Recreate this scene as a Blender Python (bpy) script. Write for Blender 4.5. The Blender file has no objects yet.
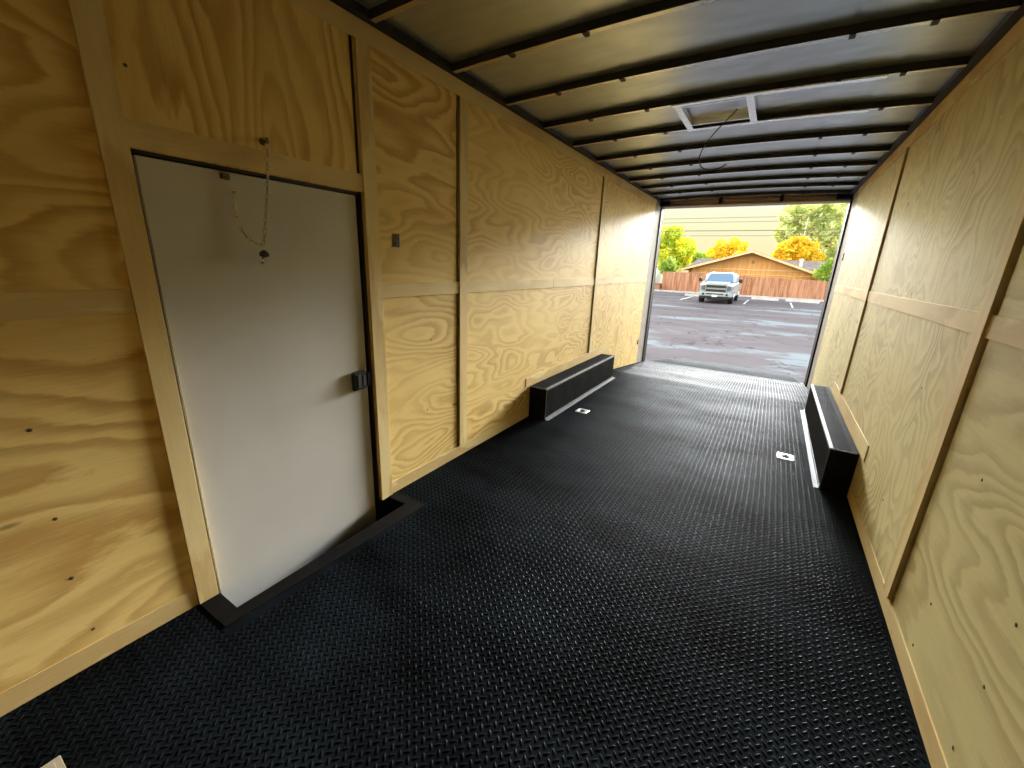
import bpy, bmesh, math, random
import numpy as np
from mathutils import Vector, Matrix
random.seed(7); np.random.seed(7)
sc = bpy.context.scene
COL = sc.collection

# ------------------------------------------------------------------ camera
cd = bpy.data.cameras.new('camera'); cam = bpy.data.objects.new('camera', cd); COL.objects.link(cam)
cd.sensor_fit = 'HORIZONTAL'; cd.sensor_width = 36.0; cd.lens = 36.0*411.97/1024
cd.clip_start = 0.02; cd.clip_end = 800
cam.location = (1.758, 0.0, 1.371); cam.rotation_mode = 'XYZ'
cam.rotation_euler = (1.28703, -0.03614, 0.55800)
sc.camera = cam

# ------------------------------------------------------------------ exposure
sc.view_settings.view_transform = 'Standard'; sc.view_settings.look = 'None'
sc.view_settings.gamma = 1.0; sc.view_settings.use_curve_mapping = False
sc.view_settings.exposure = 2.55

# ------------------------------------------------------------------ sky
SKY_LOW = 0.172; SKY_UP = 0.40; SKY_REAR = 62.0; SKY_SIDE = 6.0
w = bpy.data.worlds.new('evening_sky'); sc.world = w; w.use_nodes = True
nt = w.node_tree; nt.nodes.clear()
def N(t, typ, **kw):
    n = t.nodes.new(typ)
    for k, v in kw.items(): setattr(n, k, v)
    return n
def math_(t, op, a, b=None, c=None, clamp=False):
    n = t.nodes.new('ShaderNodeMath'); n.operation = op; n.use_clamp = clamp
    for i, v in enumerate((a, b, c)):
        if v is None: continue
        if isinstance(v, (int, float)): n.inputs[i].default_value = v
        else: t.links.new(v, n.inputs[i])
    return n.outputs[0]
tc = N(nt, 'ShaderNodeTexCoord'); sep = N(nt, 'ShaderNodeSeparateXYZ'); nt.links.new(tc.outputs['Generated'], sep.inputs[0])
def smooth(t, x, lo, hi, a=0.0, b=1.0):
    m = N(t, 'ShaderNodeMapRange'); m.interpolation_type = 'SMOOTHSTEP'
    t.links.new(x, m.inputs[0])
    for i, v in enumerate((lo, hi, a, b)): m.inputs[1+i].default_value = v
    return m.outputs[0]
ez = sep.outputs['Z']
# bright sky band added just above the view to light the interior; dull elsewhere
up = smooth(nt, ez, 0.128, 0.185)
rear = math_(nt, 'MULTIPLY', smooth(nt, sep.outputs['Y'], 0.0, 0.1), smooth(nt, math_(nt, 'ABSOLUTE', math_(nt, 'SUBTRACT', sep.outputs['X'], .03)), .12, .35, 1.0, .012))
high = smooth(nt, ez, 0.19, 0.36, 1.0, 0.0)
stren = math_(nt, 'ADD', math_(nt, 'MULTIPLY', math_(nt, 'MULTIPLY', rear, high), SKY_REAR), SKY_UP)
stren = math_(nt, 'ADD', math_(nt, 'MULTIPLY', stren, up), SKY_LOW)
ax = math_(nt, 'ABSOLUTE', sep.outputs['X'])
side = math_(nt, 'MULTIPLY', smooth(nt, sep.outputs['Y'], 0.3, 0.6), math_(nt, 'MULTIPLY', smooth(nt, ax, .24, .32), smooth(nt, ax, .34, .52, 1.0, 0.0)))  # added glow low at both sides, out of view, lights the upper walls
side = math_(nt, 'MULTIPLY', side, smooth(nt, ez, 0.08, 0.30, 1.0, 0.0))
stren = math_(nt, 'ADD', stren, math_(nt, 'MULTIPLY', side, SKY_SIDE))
ramp = N(nt, 'ShaderNodeValToRGB'); nt.links.new(ez, ramp.inputs[0])
e = ramp.color_ramp.elements; e[0].position = 0.0; e[0].color = (1.0, .84, .47, 1); e[1].position = 0.5; e[1].color = (.86, .93, 1.0, 1)
x = e.new(0.10); x.color = (1.0, .98, .62, 1); x = e.new(0.16); x.color = (.97, .98, .96, 1); x = e.new(0.3); x.color = (.92, .96, 1, 1)
bg = N(nt, 'ShaderNodeBackground'); out = N(nt, 'ShaderNodeOutputWorld')
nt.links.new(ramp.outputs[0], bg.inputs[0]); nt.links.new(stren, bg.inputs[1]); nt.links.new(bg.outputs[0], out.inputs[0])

# low warm evening sun behind the trailer, on the fence, house and trees
sd = bpy.data.lights.new('evening_sun', 'SUN'); so = bpy.data.objects.new('evening_sun', sd); COL.objects.link(so)
sd.energy = .22; sd.angle = math.radians(6); sd.color = (1.0, .74, .38)
so.location = (-40, -30, 40)
so.rotation_euler = Vector((-0.80, -0.48, 0.36)).to_track_quat('Z', 'Y').to_euler()

# ================================================================== helpers
class MB:
    """collects quads/polys for one mesh"""
    def __init__(s): s.v = []; s.f = []; s.m = []
    def add(s, vs, fs, mi=0):
        o = len(s.v); s.v += [tuple(p) for p in vs]; s.f += [tuple(i+o for i in f) for f in fs]; s.m += [mi]*len(fs); return s
    def box(s, x0, x1, y0, y1, z0, z1, mi=0, M=None):
        vs = [Vector((x, y, z)) for z in (z0, z1) for y in (y0, y1) for x in (x0, x1)]
        if M is not None: vs = [M @ v for v in vs]
        fs = [(0,2,3,1),(4,5,7,6),(0,1,5,4),(2,6,7,3),(0,4,6,2),(1,3,7,5)]
        return s.add(vs, fs, mi)
    def prism(s, pts, d, mi=0):
        """closed 3D polygon pts swept by vector d"""
        n = len(pts); d = Vector(d); a = [Vector(p) for p in pts]; b = [p+d for p in a]
        fs = [tuple(range(n))[::-1], tuple(range(n, 2*n))] + [(i, (i+1) % n, n+(i+1) % n, n+i) for i in range(n)]
        return s.add(a+b, fs, mi)
    def cyl(s, p0, p1, r0, r1=None, n=12, mi=0, caps=True):
        r1 = r0 if r1 is None else r1
        p0 = Vector(p0); p1 = Vector(p1); q = (p1-p0).to_track_quat('Z', 'Y')
        vs = []
        for p, r in ((p0, r0), (p1, r1)):
            for k in range(n):
                a = 2*math.pi*k/n; vs.append(p + q @ Vector((r*math.cos(a), r*math.sin(a), 0)))
        fs = [(i, (i+1) % n, n+(i+1) % n, n+i) for i in range(n)]
        if caps: fs += [tuple(range(n))[::-1], tuple(range(n, 2*n))]
        return s.add(vs, fs, mi)
    def tube(s, pts, r, n=8, mi=0, closed=False):
        pts = [Vector(p) for p in pts]; m = len(pts); rings = []
        up = Vector((0, 0, 1))
        for i, p in enumerate(pts):
            if closed: t = pts[(i+1) % m]-pts[i-1]
            else: t = pts[min(i+1, m-1)]-pts[max(i-1, 0)]
            t.normalize()
            a = t.cross(up if abs(t.z) < .95 else Vector((1, 0, 0))).normalized(); b = t.cross(a)
            rr = r[i] if isinstance(r, (list, tuple)) else r
            rings.append([p + (a*math.cos(2*math.pi*k/n)+b*math.sin(2*math.pi*k/n))*rr for k in range(n)])
        vs = [v for R in rings for v in R]; fs = []
        for i in range(m if closed else m-1):
            j = (i+1) % m
            fs += [(i*n+k, i*n+(k+1) % n, j*n+(k+1) % n, j*n+k) for k in range(n)]
        if not closed: fs += [tuple(range(n))[::-1], tuple(range((m-1)*n, m*n))]
        return s.add(vs, fs, mi)
    def lathe(s, prof, c, axis='Z', n=24, mi=0):
        c = Vector(c); vs = []
        for r, h in prof:
            for k in range(n):
                a = 2*math.pi*k/n; x, y = r*math.cos(a), r*math.sin(a)
                v = {'Z': (x, y, h), 'X': (h, x, y), 'Y': (x, h, y)}[axis]
                vs.append(c+Vector(v))
        fs = []
        for i in range(len(prof)-1):
            fs += [(i*n+k, i*n+(k+1) % n, (i+1)*n+(k+1) % n, (i+1)*n+k) for k in range(n)]
        fs += [tuple(range(n)), tuple(range((len(prof)-1)*n, len(prof)*n))]
        return s.add(vs, fs, mi)
    def build(s, name, mats, parent=None, smooth_=False, bevel=0, seg=2):
        me = bpy.data.meshes.new(name); me.from_pydata(s.v, [], s.f)
        if not isinstance(mats, (list, tuple)): mats = [mats]
        for m in mats: me.materials.append(m)
        if len(mats) > 1: me.polygons.foreach_set('material_index', s.m)
        bm = bmesh.new(); bm.from_mesh(me); bmesh.ops.recalc_face_normals(bm, faces=bm.faces)
        if bevel:
            bmesh.ops.bevel(bm, geom=[e for e in bm.edges if e.is_manifold and e.calc_face_angle(0) > .5], offset=bevel, segments=seg, affect='EDGES', clamp_overlap=True)
        bm.to_mesh(me); bm.free()
        if smooth_:
            me.polygons.foreach_set('use_smooth', [True]*len(me.polygons))
        me.update()
        o = bpy.data.objects.new(name, me); COL.objects.link(o)
        if parent:
            o.parent = parent
            o.location = -Vector(world_loc(parent))
        return o
def world_loc(o):
    l = Vector(o.location)
    while o.parent: o = o.parent; l += Vector(o.location)
    return l
def recentre(o, p):
    """move the origin of a mesh object to the point p without moving the mesh"""
    p = Vector(p); d = p-world_loc(o); o.data.transform(Matrix.Translation(-d)); o.location = Vector(o.location)+d
def tag(o, label, cat, group=None):
    o['label'] = label; o['category'] = cat
    if group: o['group'] = group
    return o
def struct(o, label=None, cat=None):
    o['kind'] = 'structure'
    if label: o['label'] = label
    if cat: o['category'] = cat
    return o
def thing(name, label, cat, loc=(0, 0, 0), group=None):
    o = bpy.data.objects.new(name, None); COL.objects.link(o); o.location = loc; o.empty_display_size = .1
    return tag(o, label, cat, group)

# ================================================================== materials
def principled(name, col, rough=.5, metal=0, spec=.5, **kw):
    m = bpy.data.materials.new(name); m.use_nodes = True; t = m.node_tree; b = t.nodes['Principled BSDF']
    b.inputs['Base Color'].default_value = (*col, 1); b.inputs['Roughness'].default_value = rough
    b.inputs['Metallic'].default_value = metal; b.inputs['Specular IOR Level'].default_value = spec
    for k, v in kw.items(): b.inputs[k].default_value = v
    return m
def noisy(name, c0, c1, scale=8, rough=.5, metal=0, spec=.5, detail=4, stretch=(1, 1, 1), bump=0.0, bscale=None, lo=.35, hi=.65, rough2=None):
    m = principled(name, c0, rough, metal, spec); t = m.node_tree; b = t.nodes['Principled BSDF']
    tcn = N(t, 'ShaderNodeTexCoord'); mp = N(t, 'ShaderNodeMapping'); mp.inputs['Scale'].default_value = stretch
    t.links.new(tcn.outputs['Object'], mp.inputs[0])
    nz = N(t, 'ShaderNodeTexNoise'); nz.inputs['Scale'].default_value = scale; nz.inputs['Detail'].default_value = detail
    t.links.new(mp.outputs[0], nz.inputs['Vector'])
    cr = N(t, 'ShaderNodeValToRGB'); cr.color_ramp.elements[0].position = lo; cr.color_ramp.elements[1].position = hi
    cr.color_ramp.elements[0].color = (*c0, 1); cr.color_ramp.elements[1].color = (*c1, 1)
    t.links.new(nz.outputs['Fac'], cr.inputs[0]); t.links.new(cr.outputs[0], b.inputs['Base Color'])
    if rough2 is not None:
        t.links.new(smooth(t, nz.outputs['Fac'], .3, .7, rough, rough2), b.inputs['Roughness'])
    if bump:
        n2 = N(t, 'ShaderNodeTexNoise'); n2.inputs['Scale'].default_value = bscale or scale*4; n2.inputs['Detail'].default_value = 3
        t.links.new(mp.outputs[0], n2.inputs['Vector'])
        bp = N(t, 'ShaderNodeBump'); bp.inputs['Strength'].default_value = bump; bp.inputs['Distance'].default_value = .01
        t.links.new(n2.outputs['Fac'], bp.inputs['Height']); t.links.new(bp.outputs[0], b.inputs['Normal'])
    return m
def plywood(name, axis, seed, swirl=1.0, aniso=1.0, light=(.83, .61, .225), dark=(.57, .345, .10), freq=20, gloss=.6):
    """rotary-cut pine face veneer: contour bands of a stretched noise field. axis = direction of the grain"""
    m = principled(name, light, gloss, 0, .16); t = m.node_tree; b = t.nodes['Principled BSDF']
    tcn = N(t, 'ShaderNodeTexCoord'); mp = N(t, 'ShaderNodeMapping')
    long_, cross = .55*aniso, 1.9/aniso**.5
    s = {'Y': (1.0, long_, cross), 'Z': (1.0, cross, long_)}[axis]
    mp.inputs['Scale'].default_value = s; mp.inputs['Location'].default_value = (seed*3.71, seed*1.93, seed*5.17)
    t.links.new(tcn.outputs['Object'], mp.inputs[0])
    nz = N(t, 'ShaderNodeTexNoise'); nz.inputs['Scale'].default_value = 1.15*swirl; nz.inputs['Detail'].default_value = 2.2; nz.inputs['Roughness'].default_value = .42
    nz.inputs['Distortion'].default_value = .25
    t.links.new(mp.outputs[0], nz.inputs['Vector'])
    wob = N(t, 'ShaderNodeTexNoise'); wob.inputs['Scale'].default_value = 7; wob.inputs['Detail'].default_value = 5; wob.inputs['Roughness'].default_value = .6
    t.links.new(mp.outputs[0], wob.inputs['Vector'])
    h = math_(t, 'ADD', math_(t, 'MULTIPLY', nz.outputs['Fac'], freq), math_(t, 'MULTIPLY', wob.outputs['Fac'], 1.15))
    fr = math_(t, 'FRACT', h)
    band = N(t, 'ShaderNodeValToRGB'); ce = band.color_ramp.elements
    ce[0].position = 0; ce[0].color = (0, 0, 0, 1); ce[1].position = 1; ce[1].color = (0, 0, 0, 1)
    for p_, v_ in ((.30, .12), (.52, .62), (.72, .95), (.84, 1.0), (.93, .45)):
        q = ce.new(p_); q.color = (v_, v_, v_, 1)
    t.links.new(fr, band.inputs[0])
    # strength of the figure varies over the sheet
    vs_ = N(t, 'ShaderNodeTexNoise'); vs_.inputs['Scale'].default_value = 1.6; vs_.inputs['Detail'].default_value = 1
    t.links.new(mp.outputs[0], vs_.inputs['Vector'])
    stg = smooth(t, vs_.outputs['Fac'], .3, .7, .35, 1.0)
    fac = math_(t, 'MULTIPLY', band.outputs[0], stg)
    # fine fibre along the grain
    mp2 = N(t, 'ShaderNodeMapping'); mp2.inputs['Scale'].default_value = {'Y': (1, 5, 140), 'Z': (1, 140, 5)}[axis]
    t.links.new(tcn.outputs['Object'], mp2.inputs[0])
    fb = N(t, 'ShaderNodeTexNoise'); fb.inputs['Scale'].default_value = 1.0; fb.inputs['Detail'].default_value = 3
    t.links.new(mp2.outputs[0], fb.inputs['Vector'])
    fac = math_(t, 'ADD', fac, math_(t, 'MULTIPLY', math_(t, 'SUBTRACT', fb.outputs['Fac'], .5), .55), clamp=True)
    mix = N(t, 'ShaderNodeMix'); mix.data_type = 'RGBA'
    t.links.new(fac, mix.inputs['Factor']); mix.inputs['A'].default_value = (*light, 1); mix.inputs['B'].default_value = (*dark, 1)
    # large stains and colour drift
    st = N(t, 'ShaderNodeTexNoise'); st.inputs['Scale'].default_value = 2.3; st.inputs['Detail'].default_value = 5
    t.links.new(mp.outputs[0], st.inputs['Vector'])
    mix2 = N(t, 'ShaderNodeMix'); mix2.data_type = 'RGBA'; mix2.blend_type = 'MULTIPLY'
    t.links.new(smooth(t, st.outputs['Fac'], .45, .78, 0, .55), mix2.inputs['Factor'])
    t.links.new(mix.outputs['Result'], mix2.inputs['A']); mix2.inputs['B'].default_value = (.86, .74, .60, 1)
    # small knots
    vo = N(t, 'ShaderNodeTexVoronoi'); vo.inputs['Scale'].default_value = 2.1; t.links.new(mp.outputs[0], vo.inputs['Vector'])
    kn = smooth(t, vo.outputs['Distance'], .025, .055, .8, 0)
    mix3 = N(t, 'ShaderNodeMix'); mix3.data_type = 'RGBA'
    t.links.new(kn, mix3.inputs['Factor']); t.links.new(mix2.outputs['Result'], mix3.inputs['A']); mix3.inputs['B'].default_value = (.17, .085, .035, 1)
    t.links.new(mix3.outputs['Result'], b.inputs['Base Color'])
    bp = N(t, 'ShaderNodeBump'); bp.inputs['Strength'].default_value = .25; bp.inputs['Distance'].default_value = .002
    t.links.new(fac, bp.inputs['Height']); t.links.new(bp.outputs[0], b.inputs['Normal'])
    return m
_ps = [0]
def ply(axis, swirl=1.0, **kw):
    _ps[0] += 1; return plywood('pine_plywood', axis, _ps[0], swirl, **kw)
TRIM_Y = [plywood('pine_strip', 'Y', 40+i, .7, freq=7, light=(.76, .60, .29), dark=(.58, .40, .16)) for i in range(3)]
TRIM_Z = [plywood('pine_strip', 'Z', 50+i, .7, freq=7, light=(.76, .60, .29), dark=(.58, .40, .16)) for i in range(3)]
steel_dark = noisy('dark_primed_steel', (.035, .026, .024), (.055, .04, .035), 12, .5)
roof_metal = noisy('grey_roof_metal', (.52, .58, .63), (.60, .66, .71), 5, .34, .85, .5, stretch=(1, 3, 1), bump=.03, bscale=2, rough2=.28)
bow_metal = noisy('painted_bow_steel', (.022, .021, .020), (.038, .036, .034), 9, .5, 0, .2)
flange_metal = noisy('galvanised_bow_flange', (.55, .55, .54), (.80, .79, .76), 3, .25, .95)
galv = noisy('galvanised_frame', (.88, .92, .96), (.95, .97, .98), 20, .25, 1)
alu = noisy('brushed_aluminium', (.13, .14, .14), (.19, .20, .20), 30, .55, .2, stretch=(1, .2, 1))
zinc = noisy('bright_zinc', (.72, .76, .76), (.88, .92, .92), 40, .3, .5)
black = principled('black_plastic', (.012, .012, .012), .38)
blackmetal = noisy('black_flat_bar', (.006, .005, .0045), (.010, .0085, .007), 10, .6, 0, .05)
rubber_box = noisy('black_rubber_matting', (.009, .009, .010), (.016, .016, .017), 6, .6, 0, .015)
door_white = noisy('white_door_skin', (.56, .54, .49), (.60, .58, .53), 3, .5, 0, .4, bump=0)
jamb_m = noisy('pale_jamb_steel', (.30, .25, .21), (.36, .31, .26), 5, .7, 0, .1)
brown_m = noisy('brown_header_steel', (.42, .31, .21), (.52, .40, .28), 5, .5, stretch=(1, 1, 1))
chrome = principled('steel_bright', (.75, .72, .65), .25, 1)

def rubber_floor_mat(spec, r0, r1):
    m = principled('black_tread_rubber', (.02, .02, .02), .6, 0, spec); t = m.node_tree; b = t.nodes['Principled BSDF']
    g = N(t, 'ShaderNodeTexCoord'); mp = N(t, 'ShaderNodeMapping'); mp.inputs['Scale'].default_value = (.8, 1.5, 1)
    mp.inputs['Rotation'].default_value = (0, 0, .35)
    t.links.new(g.outputs['Object'], mp.inputs[0])
    n = N(t, 'ShaderNodeTexNoise'); n.inputs['Scale'].default_value = 1.4; n.inputs['Detail'].default_value = 6; n.inputs['Roughness'].default_value = .6
    t.links.new(mp.outputs[0], n.inputs['Vector'])
    cr = N(t, 'ShaderNodeValToRGB'); cr.color_ramp.elements[0].position = .38; cr.color_ramp.elements[1].position = .72
    cr.color_ramp.elements[0].color = (.004, .0042, .0046, 1); cr.color_ramp.elements[1].color = (.015, .020, .024, 1)
    t.links.new(n.outputs['Fac'], cr.inputs[0]); t.links.new(cr.outputs[0], b.inputs['Base Color'])
    t.links.new(smooth(t, n.outputs['Fac'], .3, .7, r0, r1), b.inputs['Roughness'])
    return m
rubber = rubber_floor_mat(.0024, .55, .45); rubber_bar = rubber_floor_mat(.017, .38, .30)

# ================================================================== dimensions
W = 2.40; H = 2.378; Y0 = -1.9; Y1 = 7.35; YB = 5.45; ZB = -0.20; GZ = -0.60
def floor_z(y): return 0.0 if y < YB else ZB*(y-YB)/(Y1-YB)
SLOPE = math.atan(ZB/(Y1-YB))

# ================================================================== floor: slab with raised diamond tread
def tread(o3, u3, v3, n3, nu, nv, keep=None, p=.031, L=.0128, wd=.0034, h=.0024):
    """lens shaped bars at +-45 degrees, alternating; returns numpy verts, faces"""
    o3, u3, v3, n3 = (np.array(a, float) for a in (o3, u3, v3, n3))
    cs = []
    for s in (0, 1):
        I, J = np.meshgrid(np.arange(nu), np.arange(nv), indexing='ij')
        c = np.stack([(I.ravel()+.5*s+.25)*p, (J.ravel()+.5*s+.25)*p], 1)
        cs.append((c, math.pi/4 if s == 0 else -math.pi/4))
    V = []
    for c, a in cs:
        if keep is not None: c = c[keep(c)]
        d = np.array([math.cos(a), math.sin(a)]); q = np.array([-d[1], d[0]])
        prof = [(-L, 0, 0), (-L*.5, wd, 0), (L*.5, wd, 0), (L, 0, 0), (L*.5, -wd, 0), (-L*.5, -wd, 0), (-L*.45, 0, h), (L*.45, 0, h)]
        for (l, ww, z) in prof: pass
        P = np.stack([c[:, None, :] + np.array([[l]])[None]*0 for _ in ()], 0) if False else None
        arr = np.zeros((len(c), 8, 3))
        for k, (l, ww, z) in enumerate(prof):
            uv = c + d*l + q*ww
            arr[:, k, :] = o3 + uv[:, :1]*u3 + uv[:, 1:]*v3 + n3*z
        V.append(arr)
    V = np.concatenate(V, 0); n = len(V)
    base = np.array([(1, 0, 6), (2, 1, 6), (2, 6, 7), (3, 2, 7), (4, 3, 7), (4, 7, 6), (5, 4, 6), (0, 5, 6)])
    F = (np.arange(n)[:, None, None]*8 + base[None]).reshape(-1, 3)
    return V.reshape(-1, 3), F
def np_mesh(name, parts, quads, mat, parent=None, bar_mat=None):
    """parts: list of (V,F) triangle arrays; quads: MB with the slab"""
    vs = [np.array(quads.v, float)]; off = len(quads.v)
    tris = []
    for V, F in parts: vs.append(V); tris.append(F+off); off += len(V)
    vs = np.concatenate(vs); T = np.concatenate(tris) if tris else np.zeros((0, 3), int)
    me = bpy.data.meshes.new(name)
    nl = sum(len(f) for f in quads.f)+3*len(T)
    me.vertices.add(len(vs)); me.vertices.foreach_set('co', vs.ravel())
    me.loops.add(nl)
    li = np.concatenate([np.array([i for f in quads.f for i in f], int), T.ravel()])
    me.loops.foreach_set('vertex_index', li.astype(np.int32))
    starts = []; k = 0
    for f in quads.f: starts.append(k); k += len(f)
    starts = np.concatenate([np.array(starts, int), k+3*np.arange(len(T))])
    me.polygons.add(len(starts)); me.polygons.foreach_set('loop_start', starts.astype(np.int32))
    me.update(calc_edges=True); me.validate()
    me.polygons.foreach_set('use_smooth', [False]*len(quads.f)+[True]*(len(me.polygons)-len(quads.f)))
    me.materials.append(mat)
    if bar_mat:
        me.materials.append(bar_mat); me.polygons.foreach_set('material_index', [0]*len(quads.f)+[1]*(len(me.polygons)-len(quads.f)))
    o = bpy.data.objects.new(name, me); COL.objects.link(o)
    if parent: o.parent = parent; o.location = -world_loc(parent)
    return o
PX = .012   # plywood thickness
WX, WY0, WY1 = .150, .577, 1.487     # step well opening in the floor
fl = MB()
T = .10
fl.box(WX, W+PX, Y0, YB, -T, 0); fl.box(-PX, WX, Y0, WY0, -T, 0); fl.box(-PX, WX, WY1, YB, -T, 0)
fl.prism([(-PX, YB, 0), (-PX, Y1, ZB), (-PX, Y1, ZB-.1), (-PX, YB, -T)], (W+2*PX, 0, 0))
def keep_floor(c):
    x = c[:, 0]; y = c[:, 1]+Y0
    k = (y < YB-.02)
    k &= ~((x < .26) & (y > .50) & (y < 1.56))
    k &= ~((y > 3.19) & (y < 5.08) & ((x < .215) | (x > 2.19)))
    for (a, b) in ((.29, .44), (1.99, 2.13)):
        k &= ~((x > a) & (x < b) & (y > 3.55) & (y < 3.75))
    k &= (x < W-.012)
    return k
p1 = tread((0, Y0, 0), (1, 0, 0), (0, 1, 0), (0, 0, 1), 77, int((YB-Y0)/.031)+1, keep_floor)
cs_, sn_ = math.cos(SLOPE), math.sin(SLOPE)
p2 = tread((0, YB, 0), (1, 0, 0), (0, cs_, sn_), (0, -sn_, cs_), 77, int((Y1-YB)/cs_/.031)-1, lambda c: c[:, 0] < W-.012)
floor = struct(np_mesh('floor', [p1, p2], fl, rubber, None, rubber_bar))

# ================================================================== walls
def wall_shell(side):
    s = -1 if side == 'left' else 1
    a, b = (-.09, -PX) if side == 'left' else (W+PX, W+.09)
    m = MB()
    dy0, dy1, dz1 = .572, 1.442, 1.672
    if side == 'left':
        m.box(a, b, Y0-.1, dy0, -.5, 2.55); m.box(a, b, dy1, Y1+.02, -.5, 2.55); m.box(a, b, dy0, dy1, dz1, 2.55)
        m.box(a, b, dy0, dy1, -.50, -.40)
    else:
        m.box(a, b, Y0-.1, Y1+.02, -.5, 2.55)
    return struct(m.build('wall_'+side, steel_dark))
wl = wall_shell('left'); wr = wall_shell('right')
m = MB(); m.box(-.09, W+.09, Y0-.16, Y0-.1, -.5, 2.55); wf = struct(m.build('wall_front', steel_dark))
def panel(parent, x0, x1, y0, y1, z0, z1, axis, swirl=1.0, poly=None, **kw):
    m = MB()
    if poly: m.prism([(x0, y, z) for y, z in poly], (x1-x0, 0, 0))
    else: m.box(x0, x1, y0, y1, z0, z1)
    return m.build('plywood_panel', ply(axis, swirl, **kw), parent)
G = .0015
LP = (-PX+.0005, 0); RP = (W, W+PX-.0005)
# left wall sheets
SPL_L = [Y0, .54, 1.482, 2.205, 4.64, 6.88]
panel(wl, *LP, Y0, .54-G, 1.21+G, H, 'Y', 1.0); panel(wl, *LP, Y0, .54-G, .0, 1.21-G, 'Y', .7)
panel(wl, *LP, .54, 1.415, 1.672, H, 'Z', .9)
panel(wl, *LP, 1.44, 1.482-G, 1.672, H, 'Z', .9)
panel(wl, *LP, .54, .572, 0, 1.672, 'Z'); panel(wl, *LP, 1.442, 1.482-G, 0, 1.672, 'Z')
panel(wl, *LP, 1.482, 2.146, 1.21+G, H, 'Y', 1.1); panel(wl, *LP, 1.482, 2.146, 0, 1.21-G, 'Y', 1.2)
panel(wl, *LP, 2.168, 4.582, 1.21+G, H, 'Y', 1.25); panel(wl, *LP, 2.168, 4.582, 0, 1.21-G, 'Y', 1.35)
panel(wl, *LP, 4.602, 6.88, 1.21+G, H, 'Z', 1.3, aniso=2.2)
panel(wl, *LP, 4.602, 6.88, 0, 1.21, 'Z', 1.2, poly=[(4.602, -.005), (YB, -.005), (6.88, floor_z(6.88)-.005), (6.88, 1.21-G), (4.602, 1.21-G)], aniso=2.2)
# right wall sheets
cool = dict(light=(.70, .60, .29), dark=(.49, .385, .17))
panel(wr, *RP, Y0, -.33, 0, H, 'Y')
panel(wr, *RP, -.33+G, 2.022, 1.225+G, H, 'Y', 1.2, **cool); panel(wr, *RP, -.33+G, 2.022, 0, 1.225-G, 'Y', .9, **cool)
panel(wr, *RP, 2.052, 4.308, 1.225+G, H, 'Z', 1.3, aniso=1.9, **cool); panel(wr, *RP, 2.052, 4.308, 0, 1.225-G, 'Z', 1.2, aniso=1.9, **cool)
panel(wr, *RP, 4.332, 6.66, 1.225+G, H, 'Z', 1.4, aniso=2.0, **cool)
panel(wr, *RP, 4.332, 6.66, 0, 1.225, 'Z', 1.3, poly=[(4.332, -.005), (YB, -.005), (6.66, floor_z(6.66)-.005), (6.66, 1.225-G), (4.332, 1.225-G)], aniso=2.0, **cool)
m = MB(); m.box(0, W, Y0-.1, Y0, 0, H); m.build('plywood_panel', ply('Z', 1.0), wf)
# screws in the sheets
screw_m = principled('small_screw_head', (.80, .74, .60), .4, .2); screw_d = principled('dark_screw_hole', (.10, .06, .03), .6)
def screw(parent, x, y, z, s, dark=False):
    m = MB(); r = .0055
    m.lathe([(r, 0), (r, s*.0006), (r*.6, s*.0014), (.0005, s*.0016)], (x, y, z), 'X', 10)
    m.build('screw', screw_d if dark else screw_m, parent)
for (y, z, d) in ((.604, 1.897, 1), (.21, .858, 1), (.205, .564, 1), (.212, .130, 1), (.201, .347, 1), (1.789, 1.475, 0), (1.778, 1.761, 0), (2.618, 1.464, 0), (2.59, 1.9, 0), (1.80, 1.10, 0),
                  (1.84, .75, 0), (1.85, .45, 1), (1.9, .9, 1), (2.66, 1.05, 0), (2.7, .7, 0), (3.1, 1.6, 0), (3.4, 1.9, 0), (3.9, 1.55, 0), (4.27, .118, 1)):
    screw(wl, 0, y, z, 1, d)
for (y, z, d) in ((1.731, .788, 1), (1.742, .311, 1), (1.753, .122, 1), (1.34, .574, 1), (1.348, .365, 1), (1.356, .134, 1), (2.995, 1.672, 0), (2.473, 1.591, 0), (2.526, .313, 1), (2.5, .9, 1),
                  (3.4, 1.7, 0), (2.6, 2.0, 0)):
    screw(wr, W, y, z, -1, d)

# ------------------------------------------------------------------ pine battens (trim) on the walls
_tn = [0]
TT = .013
def batten(side, y0, y1, z0, z1, t=TT):
    _tn[0] += 1
    vertical = (z1-z0) > (y1-y0)
    m = MB()
    if not vertical: t = .005
    if side == 'left': m.box(0, t, y0, y1, z0, z1)
    else: m.box(W-t, W, y0, y1, z0, z1)
    mats = TRIM_Z if vertical else TRIM_Y
    return struct(m.build('trim_%d' % _tn[0], mats[_tn[0] % 3], bevel=.0006, seg=1))
RZ0, RZ1 = 1.172, 1.248
# left
batten('left', Y0, 6.88, 2.297, H)                       # top rail
batten('left', .503, .572, .0, 2.296); batten('left', 1.442, 1.522, .0, 2.296)
batten('left', .5725, 1.4415, 1.674, 1.752)
batten('left', 2.166, 2.244, .08, 2.296); batten('left', 4.60, 4.678, .385, 2.296)
batten('left', Y0, .502, RZ0, RZ1); batten('left', 1.5225, 2.1655, RZ0, RZ1)
batten('left', 2.2445, 3.55, RZ0, RZ1); batten('left', 3.553, 4.5995, RZ0, RZ1); batten('left', 4.6785, 6.88, RZ0, RZ1)
batten('left', Y0, .502, .001, .078); batten('left', 1.5225, 3.19, .001, .078)
batten('left', 3.12, 5.2, .302, .384)
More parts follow.
